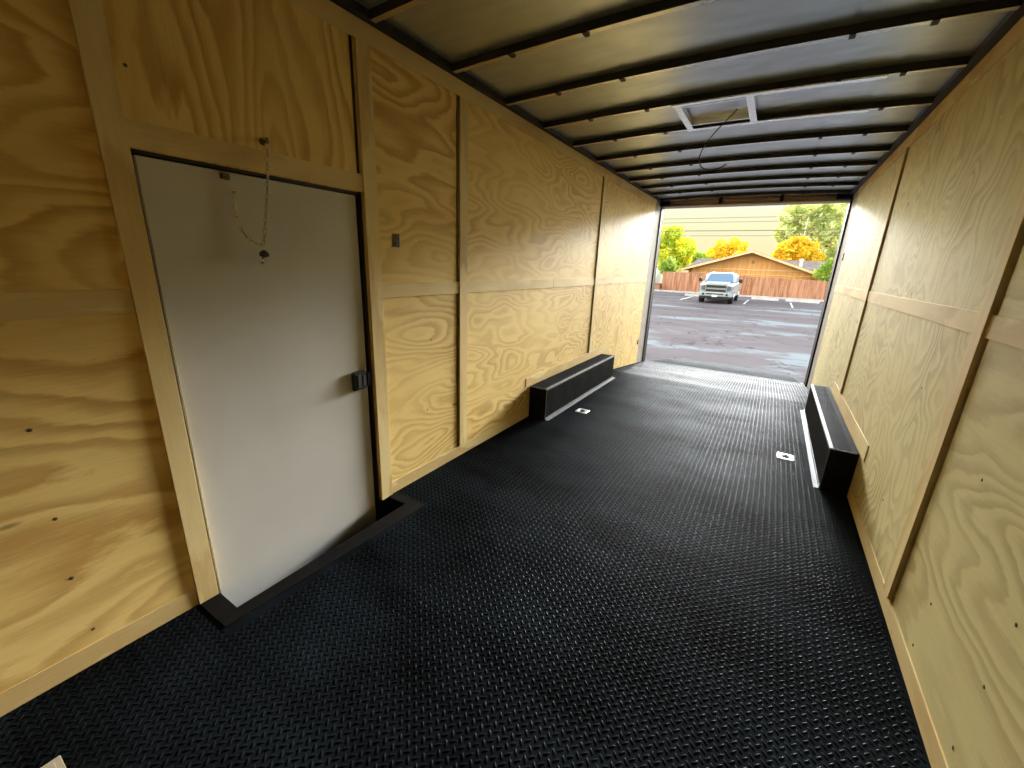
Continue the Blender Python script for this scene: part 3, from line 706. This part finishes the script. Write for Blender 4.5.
def tree(name, label, base, blobs, nleaf, size, mat, seed, trunk_r=.16, group=None):
    """blobs: list of (cx, cy, cz, rx, ry, rz)"""
    y0 = blobs[0][1]; k0 = MOVE.get(label, y0)/y0; e = (1.758, 0, 1.371)
    blobs = [(e[0]+(q[0]-e[0])*k0, q[1]*k0, e[2]+(q[2]-e[2])*k0, q[3]*k0, q[4]*k0, q[5]*k0) for q in blobs]; size *= k0
    base = (e[0]+(base[0]-e[0])*k0, base[1]*k0, GZ)
    rng = np.random.RandomState(seed); t = thing(name, label, 'tree', base, group)
    b = Vector(base); m = MB(); top = Vector((sum(q[0] for q in blobs)/len(blobs), sum(q[1] for q in blobs)/len(blobs), min(q[2] for q in blobs)))
    mid = b.lerp(top, .6)+Vector((.15, .1, 0)); m.tube([b, b.lerp(mid, .5), mid, top], [trunk_r*1.25, trunk_r, trunk_r*.8, trunk_r*.55], 9)
    m.build('trunk', bark, t, True)
    for q in blobs:
        bm_ = MB(); c = Vector(q[:3]); bm_.tube([mid, mid.lerp(c, .5)+Vector((rng.uniform(-.2, .2), rng.uniform(-.2, .2), .15)), c, c+Vector((rng.uniform(-.5, .5)*q[3], 0, q[5]*.6))], [trunk_r*.5, trunk_r*.3, trunk_r*.15, trunk_r*.05], 6); bm_.build('branch', bark, t, True)
    wts = np.array([q[3]*q[4]*q[5] for q in blobs])**(2/3.); wts /= wts.sum()
    V = []; F = []
    k = 0
    for q, wt in zip(blobs, wts):
        n = int(nleaf*wt); d = rng.normal(size=(n, 3)); d /= np.linalg.norm(d, axis=1)[:, None]
        r = rng.uniform(.35, 1.0, n)**.5; r *= 1+.22*np.sin(5*d[:, 0]+seed)*np.cos(4*d[:, 2]+seed)
        P = np.array(q[:3])+d*r[:, None]*np.array(q[3:6])
        for p_ in P:
            a = rng.normal(size=3); a /= np.linalg.norm(a); c_ = np.cross(a, rng.normal(size=3)); c_ /= np.linalg.norm(c_); s = size*rng.uniform(.6, 1.3)
            n3 = np.cross(a, c_)
            V += [p_-a*s, p_+c_*s*.45+n3*s*.12, p_+a*s, p_-c_*s*.45+n3*s*.12]; F.append((k, k+1, k+2, k+3)); k += 4
    lm = MB(); lm.v = [tuple(v) for v in V]; lm.f = F; lm.m = [0]*len(F)
    me = bpy.data.meshes.new('foliage'); me.from_pydata(lm.v, [], lm.f); me.materials.append(mat); me.update()
    o = bpy.data.objects.new('foliage', me); COL.objects.link(o); o.parent = t; o.location = -b
    return t
yg = leaf_m('yellow_green_leaf', (.42, .60, .05), (.92, .82, .06)); yg2 = leaf_m('golden_leaf', (.80, .55, .04), (.95, .78, .06)); gr = leaf_m('green_leaf', (.26, .42, .06), (.50, .62, .10)); pg = leaf_m('pale_green_leaf', (.42, .52, .13), (.80, .80, .40))
TY = 51.0
tree('leafy_tree', 'yellow-green leafy tree at the left behind the fence beside the house', (-8.8, TY, GZ),
     [(-9.6, TY, 3.4, 1.7, 1.5, 1.9), (-8.9, TY, 5.0, 1.0, 1.0, 1.1), (-7.6, TY, 3.4, 1.3, 1.3, 1.5), (-10.8, TY, 4.3, 1.6, 1.4, 1.8), (-8.0, TY, 2.2, 1.2, 1.1, 1.1)], 4200, .26, yg, 1)
tree('leafy_bush', 'dark green bush under the yellow-green tree beside the house roof', (-7.9, TY-3.2, GZ),
     [(-8.5, TY-3.2, 1.5, .8, .8, .8), (-8.0, TY-3.2, 1.1, .6, .7, .7), (-8.2, TY-3.2, 2.0, .6, .6, .6)], 1400, .2, gr, 2, .08)
tree('leafy_tree', 'golden round tree far behind the middle of the house roof', (-4.2, 60, GZ),
     [(-4.6, 60, 3.6, 1.6, 1.3, 1.5), (-3.2, 60, 3.9, 1.5, 1.3, 1.5), (-5.0, 60, 3.0, .7, .9, .8)], 2300, .25, yg2, 3)
tree('leafy_tree', 'dull green far tree just right of the yellow-green tree', (-8.3, 64, GZ),
     [(-8.6, 64, 3.2, 1.3, 1.0, 1.0), (-7.3, 64, 2.9, 1.2, 1.0, .9)], 1000, .25, gr, 9)
tree('leafy_tree', 'golden yellow tree behind the right side of the house roof', (2.7, 55.5, GZ),
     [(2.3, 55.5, 3.6, 1.3, 1.2, 1.2), (3.5, 55.5, 3.7, 1.4, 1.2, 1.3), (2.9, 55.5, 4.6, .9, .9, .7), (1.6, 55.5, 3.1, .8, .8, .8), (4.6, 55.5, 2.9, 1.0, .9, .9)], 3600, .24, yg2, 4)
tree('leafy_tree', 'tall pale green tree filling the right of the view, thin against the sky', (5.4, 59, GZ),
     [(2.0, 60.5, 6.3, 1.5, 1.3, 1.0), (1.9, 60.5, 7.9, 1.5, 1.3, 1.1), (3.9, 60.5, 7.2, 1.9, 1.5, 1.5), (5.6, 60.5, 6.3, 2.0, 1.6, 1.8), (5.5, 60.5, 3.8, 1.8, 1.5, 1.8), (7.2, 60.5, 5.2, 2.0, 1.6, 2.0), (3.7, 60.5, 8.6, 1.8, 1.4, 1.3), (1.3, 60.5, 5.6, .8, .8, .7), (7.4, 60.5, 2.6, 1.9, 1.4, 1.7), (6.6, 60.5, 8.6, 1.9, 1.4, 1.3)], 8200, .25, pg, 5, .2)
tree('leafy_bush', 'green bush at the right end of the house above the fence', (5.9, 49.5, GZ),
     [(5.7, 49.5, 1.5, 1.0, .9, .9), (6.9, 49.5, 1.7, 1.0, .9, 1.1), (5.9, 49.5, 2.2, .7, .7, .7)], 2000, .2, gr, 6, .08)
# flagpole and overhead lines
m = MB(); m.cyl((3.53, 59.9, GZ), (3.53, 59.9, 7.6), .045, .03, 8); m.lathe([(.01, 7.6), (.06, 7.65), (.01, 7.7)], (3.53, 59.9, 0), 'Z', 8)
o = tag(m.build('light_pole', principled('pale_pole', (.72, .70, .62), .5), None, True), 'thin pale pole rising in front of the trees right of the gable', 'pole'); recentre(o, (3.53, 59.9, GZ))
for i, (z_, lab) in enumerate(((7.20, 'topmost of the four overhead power lines'), (6.75, 'second overhead power line from the top'), (5.84, 'third overhead power line from the top, the thickest'), (5.29, 'lowest of the four overhead power lines'))):
    m = MB(); r_ = (.026, .024, .045, .028)[i]
    m.tube([(-60+120*k/40, 54.7, z_+.0012*abs(-60+120*k/40-(-4))**1.6*.1) for k in range(41)], r_, 6)
    o = tag(m.build('power_line', principled('grey_wire', (.16, .16, .14), .6), None, True), lab, 'power line', 'overhead power lines'); recentre(o, (0, 54.7, z_))

# ------------------------------------------------------------------ kerb stones, parking lines
conc = noisy('pale_concrete', (.46, .42, .38), (.58, .54, .50), 3, .85)
for (x0, x1, y, lab) in ((-8.9, -7.1, 37.6, 'concrete wheel stop at the far left below the planter wall'), (-4.35, -2.7, 36.5, 'concrete wheel stop left of the silver pickup'),
                         (.35, 2.15, 37.6, 'concrete wheel stop right of the silver pickup'), (2.6, 4.7, 37.8, 'concrete wheel stop at the right before the fence')):
    m = MB(); m.prism([(x0, y-.11, GZ), (x0, y+.11, GZ), (x0, y+.07, GZ+.16), (x0, y-.07, GZ+.16)], (x1-x0, 0, 0))
    o = tag(m.build('wheel_stop', conc, bevel=.015), lab, 'wheel stop', 'concrete wheel stops'); recentre(o, ((x0+x1)/2, y, GZ))
m = MB(); m.box(-12, 9, 40.6, 40.9, GZ, GZ+.14); o = tag(m.build('kerb', conc, bevel=.01), 'long low concrete kerb at the foot of the board fence', 'kerb'); recentre(o, (0, 40.7, GZ))
paint = noisy('white_line_paint', (.34, .34, .33), (.44, .44, .42), 6, .7, 0, .1)
for (x, lab) in ((-8.2, 'painted parking line at the far left of the lot'), (-3.7, 'painted parking line left of the silver pickup'), (.22, 'painted parking line right of the silver pickup'), (2.9, 'painted parking line at the right of the lot')):
    m = MB(); m.box(x-.05, x+.05, 31.0, 36.4, GZ+.001, GZ+.005); o = tag(m.build('parking_line', paint), lab, 'parking line', 'painted parking lines'); recentre(o, (x, 33.5, GZ+.001))

# ------------------------------------------------------------------ silver pickup, front towards the trailer
body_p = noisy('silver_paint', (.27, .32, .33), (.32, .37, .38), .5, .3, .1); glass = principled('blue_windscreen', (.07, .14, .22), .2, 0, .4)
tyre = principled('tyre', (.02, .02, .02), .8); chr_ = principled('chrome', (.72, .74, .73), .15, 1); lamp = principled('headlamp_lens', (.14, .16, .17), .15, .2); dk = principled('dark_grille', (.02, .022, .022), .4)
TX, TYF, TZ = -1.40, 29.5, GZ
tk = thing('pickup_truck', 'silver crew cab pickup truck facing the trailer in front of the fence', 'truck', (TX, TYF+2.9, TZ))
def loft(m, secs, mi=0):
    """secs: list of (y, [(x,z)...]) equal counts; closed rings"""
    n = len(secs[0][1]); vs = [(TX+x, TYF+y, TZ+z) for y, r in secs for x, z in r]; fs = []
    for i in range(len(secs)-1):
        fs += [(i*n+k, i*n+(k+1) % n, (i+1)*n+(k+1) % n, (i+1)*n+k) for k in range(n)]
    fs += [tuple(range(n)), tuple(range((len(secs)-1)*n, len(secs)*n))]
    m.add(vs, fs, mi)
def ring(hw, z0, z1, tw=None, c=.08):
    tw = tw if tw is not None else hw
    return [(-hw+c, z0), (hw-c, z0), (hw, z0+c), (hw, z1-.25*(z1-z0)), (tw, z1-c*.6), (tw-c*1.5, z1), (-tw+c*1.5, z1), (-tw, z1-c*.6), (-hw, z1-.25*(z1-z0)), (-hw, z0+c)]
m = MB()
loft(m, [(.05, ring(.88, .42, 1.12)), (.18, ring(.97, .40, 1.20)), (.6, ring(1.0, .38, 1.25)), (1.45, ring(1.01, .38, 1.29)), (1.5, ring(1.01, .38, 1.30)), (3.7, ring(1.01, .38, 1.30)), (3.75, ring(1.01, .38, 1.32)), (5.75, ring(1.0, .42, 1.32))])
m.build('body', body_p, tk, False)
m = MB()
loft(m, [(1.35, ring(.92, 1.24, 1.30, .86)), (2.15, ring(.95, 1.24, 1.86, .72)), (2.5, ring(.95, 1.24, 1.92, .73)), (3.4, ring(.95, 1.24, 1.90, .73)), (3.75, ring(.93, 1.24, 1.60, .80))]); m.build('cab', body_p, tk)
m = MB()
m.prism([(TX-.80, TYF+1.42, TZ+1.345), (TX+.80, TYF+1.42, TZ+1.345), (TX+.66, TYF+2.07, TZ+1.84), (TX-.66, TYF+2.07, TZ+1.84)], (0, -.03, .03)); m.build('windscreen', glass, tk)
for s in (-1, 1):
    m = MB(); m.prism([(TX+s*.955, TYF+1.75, TZ+1.32), (TX+s*.955, TYF+3.55, TZ+1.32), (TX+s*.80, TYF+3.35, TZ+1.78), (TX+s*.80, TYF+2.2, TZ+1.78)], (s*.012, 0, .004)); m.build('side_window', glass, tk)
m = MB(); m.prism([(TX-.62, TYF+.25, TZ+1.20), (TX+.62, TYF+.25, TZ+1.20), (TX+.72, TYF+1.3, TZ+1.33), (TX-.72, TYF+1.3, TZ+1.33)], (0, 0, .035)); m.build('hood_bulge', body_p, tk, bevel=.02)
m = MB(); m.box(TX-.58, TX+.58, TYF-.01, TYF+.08, TZ+.74, TZ+1.14); g_ = m.build('grille', dk, tk, bevel=.02)
for z_ in (.93,):
    m = MB(); m.box(TX-.56, TX+.56, TYF-.035, TYF-.008, TZ+z_-.05, TZ+z_+.05); m.build('grille_bar', chr_, g_, bevel=.01)
m = MB()
m.box(TX-.62, TX+.62, TYF-.03, TYF+.03, TZ+1.135, TZ+1.185); m.box(TX-.62, TX+.62, TYF-.03, TYF+.03, TZ+.70, TZ+.745); m.box(TX-.62, TX-.57, TYF-.03, TYF+.03, TZ+.745, TZ+1.135); m.box(TX+.57, TX+.62, TYF-.03, TYF+.03, TZ+.745, TZ+1.135); m.build('grille_surround', chr_, g_, bevel=.008)
for s in (-1, 1):
    m = MB(); m.prism([(TX+s*.65, TYF+.0, TZ+.82), (TX+s*.90, TYF+.06, TZ+.84), (TX+s*.90, TYF+.06, TZ+1.08), (TX+s*.65, TYF+.0, TZ+1.12)], (0, .06, 0)); m.build('headlight', lamp, tk, bevel=.015)
m = MB(); m.prism([(TX-.98, TYF+.10, TZ+.46), (TX-.80, TYF-.16, TZ+.46), (TX+.80, TYF-.16, TZ+.46), (TX+.98, TYF+.10, TZ+.46)], (0, 0, .24)); bu = m.build('front_bumper', noisy('bumper_silver', (.40, .43, .42), (.48, .51, .50), 2, .35, .3), tk, bevel=.03)
m = MB(); m.box(TX-.50, TX+.50, TYF-.175, TYF-.15, TZ+.575, TZ+.64); m.build('air_intake', dk, bu)
for s in (-1, 1):
    m = MB(); m.lathe([(.001, -.02), (.07, -.02), (.07, .02), (.001, .02)], (TX+s*.68, TYF-.155, TZ+.58), 'Y', 14); m.build('fog_lamp', dk, bu)
m = MB(); m.box(TX-.16, TX+.16, TYF-.20, TYF-.178, TZ+.43, TZ+.56); m.build('licence_plate', principled('plate_white', (.8, .8, .78), .5), tk, bevel=.004)
m = MB(); m.box(TX-.85, TX+.85, TYF-.05, TYF+.2, TZ+.32, TZ+.46); m.build('air_dam', dk, tk)
for s in (-1, 1):
    for yy in (1.0, 4.75):
        m = MB(); xw = TX+s*.86; m.lathe([(.20, -.14), (.39, -.15), (.415, -.10), (.415, .10), (.39, .15), (.20, .14)], (xw, TYF+yy, TZ+.415), 'X', 28); wh = m.build('wheel', tyre, tk, True)
        m = MB(); m.lathe([(.235, -.01), (.235, .01), (.10, .02), (.06, .04)] if s > 0 else [(.235, .01), (.235, -.01), (.10, -.02), (.06, -.04)], (xw+s*.15, TYF+yy, TZ+.415), 'X', 20); m.build('rim', chr_, wh, True)
    m = MB(); m.box(TX+s*1.0, TX+s*1.12, TYF+1.62, TYF+1.67, TZ+1.36, TZ+1.40); m.box(min(TX+s*1.10, TX+s*1.30), max(TX+s*1.10, TX+s*1.30), TYF+1.58, TYF+1.68, TZ+1.30, TZ+1.54); m.build('side_mirror', dk, tk, bevel=.01)
for k in range(5):
    m = MB(); xx = TX-.44+.22*k; m.box(xx-.04, xx+.04, TYF+2.3, TYF+2.38, TZ+1.90, TZ+1.93); m.build('roof_marker', dk, tk)

# ------------------------------------------------------------------ white van behind the planter wall at the far left
vx, vy = -9.75, 44.5
vn = thing('van', 'pale green-white van partly hidden at the left edge of the rear opening', 'van', (vx, vy+2, GZ))
m = MB(); prof = [(vy, .45), (vy, .95), (vy+.7, 1.12), (vy+1.5, 1.75), (vy+1.9, 1.95), (vy+4.5, 1.95), (vy+4.7, 1.2), (vy+4.7, .4)]
m.prism([(vx-.9, y_, GZ+z_) for y_, z_ in prof], (1.8, 0, 0)); m.build('body', noisy('pale_green_paint', (.62, .70, .62), (.70, .78, .70), .5, .3), vn, bevel=.06, seg=2)
m = MB(); m.prism([(vx-.78, vy+.74, GZ+1.16), (vx+.78, vy+.74, GZ+1.16), (vx+.70, vy+1.45, GZ+1.71), (vx-.70, vy+1.45, GZ+1.71)], (0, -.03, .03)); m.build('windscreen', glass, vn)
for s in (-1, 1):
    for yy in (.9, 3.8):
        m = MB(); m.lathe([(.15, -.1), (.33, -.1), (.33, .1), (.15, .1)], (vx+s*.82, vy+yy, GZ+.33), 'X', 20); m.build('wheel', tyre, vn, True)
    m = MB(); m.box(vx+s*.72-.14, vx+s*.72+.14, vy-.03, vy+.03, GZ+.72, GZ+.90); m.build('headlight', lamp, vn, bevel=.02)
